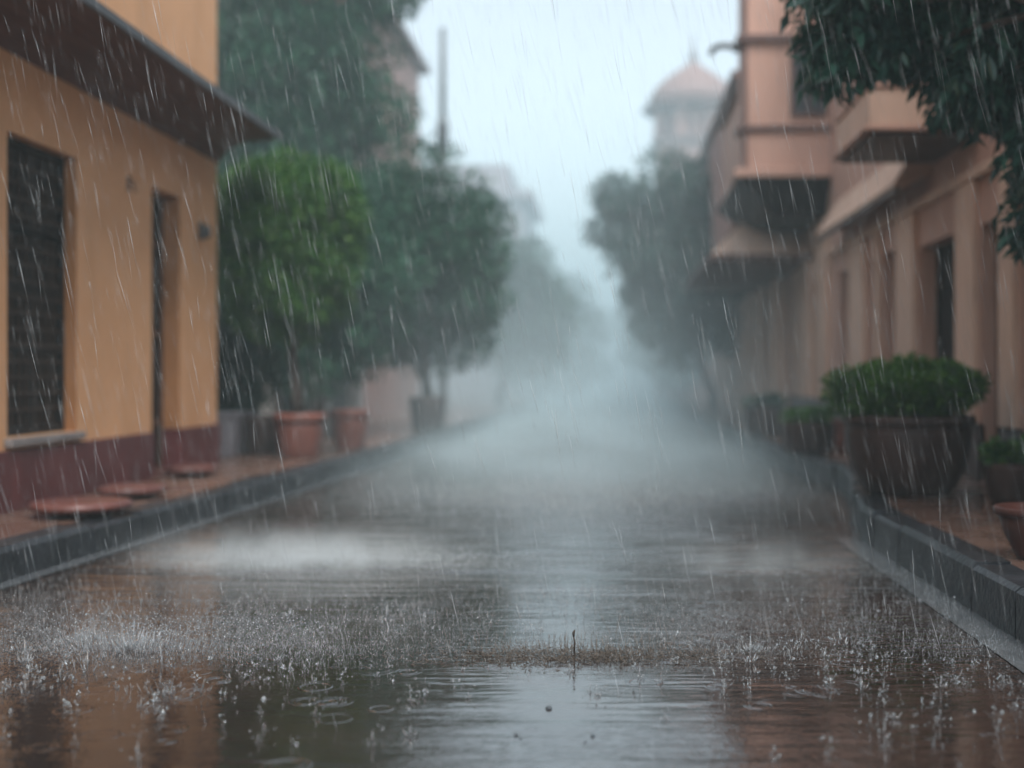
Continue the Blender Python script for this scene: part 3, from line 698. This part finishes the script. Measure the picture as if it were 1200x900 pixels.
# crowns thrown up by single drops, sparse over the near water
cro = lambda X, Y: np.clip(.22 + .78 * G(Y, 4.25, .4), 0, 1) * (1 - .9 * G(X, -.25, .5))
X, Y = sample(250, cro, -2.2, 1.5, 3.2, 5.6, rng)
for x, y in zip(X, Y):
    k = rng.integers(5, 10); a = rng.uniform(0, 6.28, k); s = rng.gamma(2.5, .26) + .15
    P = np.c_[x + np.cos(a) * .007 * s, y + np.sin(a) * .007 * s, np.zeros(k)]
    parts.append(spikes(P, np.c_[np.cos(a) * .55, np.sin(a) * .55, np.ones(k)], rng.uniform(.005, .019, k) * s, rng.uniform(.0009, .0021, k) * s))
    parts.append(spikes(np.array([[x, y, 0]]), np.array([[rng.normal(0, .05), 0, 1]]), np.array([rng.uniform(.015, .05) * s]), np.array([.0022 * s])))
    k = rng.integers(4, 13)
    parts.append(drops(np.c_[x + rng.normal(0, .020, k) * s, y + rng.normal(0, .020, k) * s, rng.uniform(.006, .075, k) * s], rng.gamma(3, .0007, k) + .0005, 1.2))
for (x, y, sc_, k) in ((-1.72, 4.62, 1.5, 420), (-1.38, 3.98, .8, 60), (-1.95, 4.75, 1.1, 160), (.52, 4.58, .8, 120), (1.12, 4.15, .55, 30), (1.28, 4.1, .45, 24), (-1.9, 4.05, .6, 30)):
    a = rng.uniform(0, 6.28, k); q = np.abs(rng.normal(0, .055, k)) * sc_
    P = np.c_[x + np.cos(a) * q * 2.2, y + np.sin(a) * q, np.zeros(k)]
    parts.append(spikes(P, np.c_[np.cos(a) * .5, np.sin(a) * .5, np.ones(k)], rng.gamma(2, .013, k) * sc_, rng.uniform(.0008, .0022, k)))
    parts.append(drops(np.c_[P[:, :2] + rng.normal(0, .012, (k, 2)), rng.gamma(1.6, .02, k) * sc_], rng.uniform(.0009, .0030, k)))
V, F = join(parts)
o = link('splashes', npmesh('splashes', V, F), M['splash']); stuff(o, 'rain drops bursting into small crowns on the flooded road', 'splashes')

# ripple rings spreading from single drops: low swells of the water surface itself
rg = lambda X, Y: np.clip(.2 + .8 * G(Y, 4.3, .5), 0, 1) * (1 - .8 * G(X, -.2, .6))
X, Y = sample(170, rg, -2.3, 1.5, 3.1, 5.6, rng); RV = []; RF = []; b = 0
for x, y in zip(X, Y):
    r0 = rng.uniform(.010, .055)
    for rr_ in ([r0] if rng.uniform() < .5 else [r0, r0 * 1.55]):
        w_, h_ = .0032 + rr_ * .05, rng.uniform(.0004, .0011); ns = 28; a = np.arange(ns) * 2 * math.pi / ns
        prof = [(rr_ - w_, -.0004), (rr_ - w_ * .4, h_ * .8), (rr_, h_), (rr_ + w_ * .4, h_ * .8), (rr_ + w_, -.0004)]
        RV.append(np.concatenate([np.c_[x + np.cos(a) * q, y + np.sin(a) * q, np.full(ns, z)] for q, z in prof]))
        i = np.arange(ns); j = (i + 1) % ns
        for k in range(4): RF.append(np.c_[b + k * ns + i, b + (k + 1) * ns + i, b + (k + 1) * ns + j, b + k * ns + j])
        b += ns * 5
o = link('ripples', npmesh('ripples', np.vstack(RV), np.vstack(RF)[:, ::-1]), M['road'], None, True); stuff(o, 'round ripples spreading on the puddle where drops fell', 'ripples')

# soft clouds of fine droplets where the rain hits the road further off
spr = lambda X, Y: np.clip(1.0 * G(X, -1.65, .62) * G(Y, 6.6, .28) + .55 * G(X, -.9, .5) * G(Y, 6.7, .3) + .35 * G(X, .95, .5) * G(Y, 6.3, .12) + .30 * G(Y, 10.3, 1.6) * G(X, -.2, 1.5) + .35 * G(X, -1.75, .5) * G(Y, 4.95, .2), 0, 1)
X, Y = sample(90000, spr, -2.9, 1.7, 4.6, 15.5, rng); n = len(X)
V, F = drops(np.c_[X, Y, rng.gamma(1.3, .022, n)], rng.uniform(.0012, .0027, n) * (Y / 6.6) ** .7)
o = link('spray', npmesh('spray', V, F), M['spray']); stuff(o, 'low white spray hanging over the beaten water of the road', 'spray')

# falling rain
n = 10500
Yr = 3.5 + rng.uniform(0, 1, n) ** .9 * 5.0
Xr = rng.uniform(-.60, .45, n) * Yr; Zr = rng.uniform(.05, 4.2, n)
k = (Zr < 1 + .42 * Yr) & (Xr > -3.55) & (Xr < 2.65) & ~((Xr < -3.0) & (Zr > 2.6)); Xr, Yr, Zr = Xr[k], Yr[k], Zr[k]; n = len(Xr)
V, F = spikes(np.c_[Xr, Yr, Zr], np.c_[rng.normal(.21, .06, n), rng.normal(0, .05, n), -np.ones(n)], rng.uniform(.05, .24, n), np.clip(rng.gamma(3, .00017, n), .0002, .0010))
o = link('rain', npmesh('rain', V, F), M['rain']); stuff(o, 'slanting streaks of heavy falling rain', 'rain')

# drowned litter of twigs and grass in the middle of the puddle
n = 1900
x = -.10 + rng.normal(0, .28, n); y = 4.50 + rng.normal(0, .075, n); hgt = np.exp(-((x + .10) / .32) ** 2) * .010 * np.exp(-((y - 4.5) / .12) ** 2)
dirs = np.c_[rng.normal(0, 1, n), rng.normal(0, .6, n), np.abs(rng.normal(0, .45, n)) + .05]
pa = [spikes(np.c_[x, y, rng.uniform(-.002, 1, n) * hgt], dirs, rng.uniform(.012, .045, n), rng.uniform(.0006, .0018, n))]
n = 420; x = -.05 + rng.normal(0, .30, n); y = 4.6 + rng.normal(0, .10, n)
pa.append(spikes(np.c_[x, y, np.full(n, -.002)], np.c_[rng.normal(0, .18, n), rng.normal(0, .18, n), np.ones(n)], rng.gamma(3, .011, n) + .012, rng.uniform(.0005, .0010, n)))
V, F = join(pa)
M['litter'] = surf('soaked straw', (.075, .058, .045), (.16, .135, .115), 60, (.2, .5), .0005)
o = link('grass_litter', npmesh('grass_litter', V, F), M['litter']); stuff(o, 'soaked tangle of dead grass and twigs breaking the puddle surface', 'grass litter')
st = thing('plant_stem', 'single dark upright stem standing in the soaked grass litter', 'stem', (-.13, 4.5, 0))
MB().tube([(-.13, 4.5, -.003), (-.128, 4.5, .05), (-.131, 4.5, .075)], [.0035, .003, .0028], 8).build('stalk', M['bark'], st, smooth=True)
MB().tube([(-.131, 4.5, .073), (-.132, 4.5, .086), (-.127, 4.5, .097)], [.0035, .005, .002], 8).build('seed_head', M['bark'], st, smooth=True)

bub = None
for i, (x, y, r_, lb) in enumerate([(-.185, 3.81, .010, 'water bubble with pale top below the grass litter, largest of the floating bubbles'), (-.262, 3.53, .006, 'small dark bubble floating left of the puddle centre'), (-.247, 3.50, .004, 'tiny dark bubble touching the left pair in the puddle'),
                               (-.05, 3.52, .006, 'small dark bubble floating right of the puddle centre'), (-.07, 3.46, .0045, 'tiny dark bubble just below the right bubble in the puddle')]):
    if bub is None:
        m = MB().lathe([(r_, -.001), (r_ * .97, r_ * .3), (r_ * .75, r_ * .7), (r_ * .35, r_ * .95), (.0005, r_)], (0, 0, 0), 16)
        bub = m.build('water_bubble', M['glass'], None, smooth=True); b = bub
    else:
        b = bub.copy(); col.objects.link(b); q = r_ / .010; b.scale = (q, q, q)
    b.location = (x, y, 0); tag(b, lb, 'bubble', 'bubbles floating on the puddle')

# ------------------------------------------------------------------ air
hz, nt, out = newmat('rain haze')
pv_ = N(nt, 'ShaderNodeVolumePrincipled', Density=.0035, Anisotropy=.0); pv_.inputs['Color'].default_value = (.74, .94, 1.0, 1)
nt.links.new(pv_.outputs[0], out.inputs['Volume'])
o = MB().box(-210, 210, -70, 270, -1.0, 16).build('haze', hz); stuff(o)

# drifting rain mist: thin at the near trees, thick towards the end of the street, densest low over the road
ms_, nt, out = newmat('rain mist')
g = N(nt, 'ShaderNodeNewGeometry'); sp = N(nt, 'ShaderNodeSeparateXYZ'); nt.links.new(g.outputs['Position'], sp.inputs[0])
def mrange(src, a, b, c, d, it='SMOOTHSTEP'):
    m = N(nt, 'ShaderNodeMapRange', interpolation_type=it); nt.links.new(src, m.inputs[0])
    for k, v in zip(('From Min', 'From Max', 'To Min', 'To Max'), (a, b, c, d)): m.inputs[k].default_value = v
    return m.outputs[0]
def mth(op, a, b):
    m = N(nt, 'ShaderNodeMath', operation=op)
    for i, v in enumerate((a, b)):
        if isinstance(v, bpy.types.NodeSocket): nt.links.new(v, m.inputs[i])
        else: m.inputs[i].default_value = v
    return m.outputs[0]
deep = mth('MULTIPLY', mrange(sp.outputs['Y'], 10.5, 32, .0, .046), mrange(sp.outputs['Z'], 1.5, 11, 1, .13))
lowm = mth('MULTIPLY', mrange(sp.outputs['Y'], 6.0, 20, 0, .038), mrange(sp.outputs['Z'], .0, 2.8, 1, 0))
lowm = mth('MULTIPLY', lowm, mrange(mth('ABSOLUTE', mth('ADD', sp.outputs['X'], .25), 0), 1.6, 3.0, 1, 0))
sheet = mth('MULTIPLY', mth('MULTIPLY', mrange(sp.outputs['Y'], 7.5, 13, 0, .16), mrange(sp.outputs['Z'], .0, .5, 1, 0)), mrange(mth('ABSOLUTE', mth('ADD', sp.outputs['X'], .3), 0), 1.5, 2.2, 1, 0))
lowm = mth('ADD', lowm, sheet)
mp_ = N(nt, 'ShaderNodeMapping'); mp_.inputs['Scale'].default_value = (.7, .55, 1.6); nt.links.new(g.outputs['Position'], mp_.inputs[0])
nz_ = N(nt, 'ShaderNodeTexNoise', Scale=1.0, Detail=3.0); nt.links.new(mp_.outputs[0], nz_.inputs['Vector'])
lowm = mth('MULTIPLY', lowm, mrange(nz_.outputs[0], .34, .66, .3, 1.7))
vp = N(nt, 'ShaderNodeVolumePrincipled'); vp.inputs['Color'].default_value = (.76, .94, 1.0, 1)
nt.links.new(mth('ADD', deep, lowm), vp.inputs['Density']); nt.links.new(vp.outputs[0], out.inputs['Volume'])
o = MB().box(-14, 14, 5.8, 110, -.5, 13.5).build('mist', ms_); stuff(o, 'pale rain mist thickening towards the end of the street', 'mist')

pm, nt, out = newmat('spray puff')
g = N(nt, 'ShaderNodeNewGeometry'); sp = N(nt, 'ShaderNodeSeparateXYZ'); nt.links.new(g.outputs['Position'], sp.inputs[0])
def bump_at(sock, m, w): return mrange(mth('ABSOLUTE', mth('SUBTRACT', sock, m), 0), 0, w, 1, 0)
nz = N(nt, 'ShaderNodeTexNoise', Scale=5.0, Detail=3.0); nt.links.new(g.outputs['Position'], nz.inputs['Vector'])
pa_ = mth('MULTIPLY', bump_at(sp.outputs['X'], -1.6, 1.05), bump_at(sp.outputs['Y'], 6.6, .55))
pb_ = mth('MULTIPLY', mth('MULTIPLY', bump_at(sp.outputs['X'], .75, .8), bump_at(sp.outputs['Y'], 6.35, .4)), .45)
dn = mth('MULTIPLY', mth('MULTIPLY', mth('ADD', pa_, pb_), mrange(sp.outputs['Z'], .0, .26, 1, 0)), mrange(nz.outputs[0], .35, .65, .6, 3.2))
vp = N(nt, 'ShaderNodeVolumePrincipled'); vp.inputs['Color'].default_value = (.9, .97, 1.0, 1)
nt.links.new(dn, vp.inputs['Density']); nt.links.new(vp.outputs[0], out.inputs['Volume'])
o = MB().box(-2.65, 1.45, 5.85, 7.25, .012, .28).build('mist', pm); stuff(o, 'white puff of spray low over the beaten water on the left half of the road', 'mist')

# ------------------------------------------------------------------ sky, sun, camera
w = bpy.data.worlds.new("World"); scene.world = w; w.use_nodes = True
nt = w.node_tree; nt.nodes.clear()
sky = nt.nodes.new('ShaderNodeTexSky'); sky.sky_type = 'NISHITA'; sky.sun_disc = False
sky.sun_elevation = R(58); sky.sun_rotation = R(158); sky.air_density = 1.0; sky.dust_density = 1.5; sky.ozone_density = 1.0
hs = nt.nodes.new('ShaderNodeHueSaturation'); hs.inputs['Saturation'].default_value = .36
bg = nt.nodes.new('ShaderNodeBackground'); bg.inputs['Strength'].default_value = .113
wo = nt.nodes.new('ShaderNodeOutputWorld')
nt.links.new(sky.outputs[0], hs.inputs['Color']); nt.links.new(mix(nt, 1.0, hs.outputs[0], (.955, 1.0, .985), 'MULTIPLY'), bg.inputs[0]); nt.links.new(bg.outputs[0], wo.inputs[0])
sl = bpy.data.lights.new('sun', 'SUN'); sl.energy = 1.5; sl.angle = R(25); sl.color = (1, .97, .93)
so = bpy.data.objects.new('sun', sl); col.objects.link(so)
az, el = R(158), R(58)
so.rotation_euler = Vector((-math.sin(az) * math.cos(el), -math.cos(az) * math.cos(el), -math.sin(el))).to_track_quat('-Z', 'Y').to_euler()
so.location = (0, -5, 12)

cd = bpy.data.cameras.new('camera'); cam = bpy.data.objects.new('camera', cd); col.objects.link(cam); scene.camera = cam
cam.location = (0, 0, 1.0); cam.rotation_euler = (R(90), 0, 0)
cd.sensor_width = 36; cd.lens = 45; cd.shift_x = -116 / 1200; cd.shift_y = -13 / 1200
cd.clip_start = .05; cd.clip_end = 1000
cd.dof.use_dof = True; cd.dof.focus_distance = 4.55; cd.dof.aperture_fstop = .88

scene.render.engine = 'CYCLES'
cy = scene.cycles
cy.use_denoising = True
try: cy.denoiser = 'OPENIMAGEDENOISE'; cy.denoising_input_passes = 'RGB_ALBEDO_NORMAL'
except Exception: pass
cy.max_bounces = 9; cy.diffuse_bounces = 3; cy.glossy_bounces = 3; cy.transmission_bounces = 5; cy.transparent_max_bounces = 12; cy.volume_bounces = 6
cy.caustics_reflective = False; cy.caustics_refractive = False
cy.sample_clamp_indirect = 6
vs_ = scene.view_settings; vs_.view_transform = 'Standard'; vs_.look = 'None'; vs_.exposure = 1.16; vs_.gamma = 1; vs_.use_curve_mapping = False
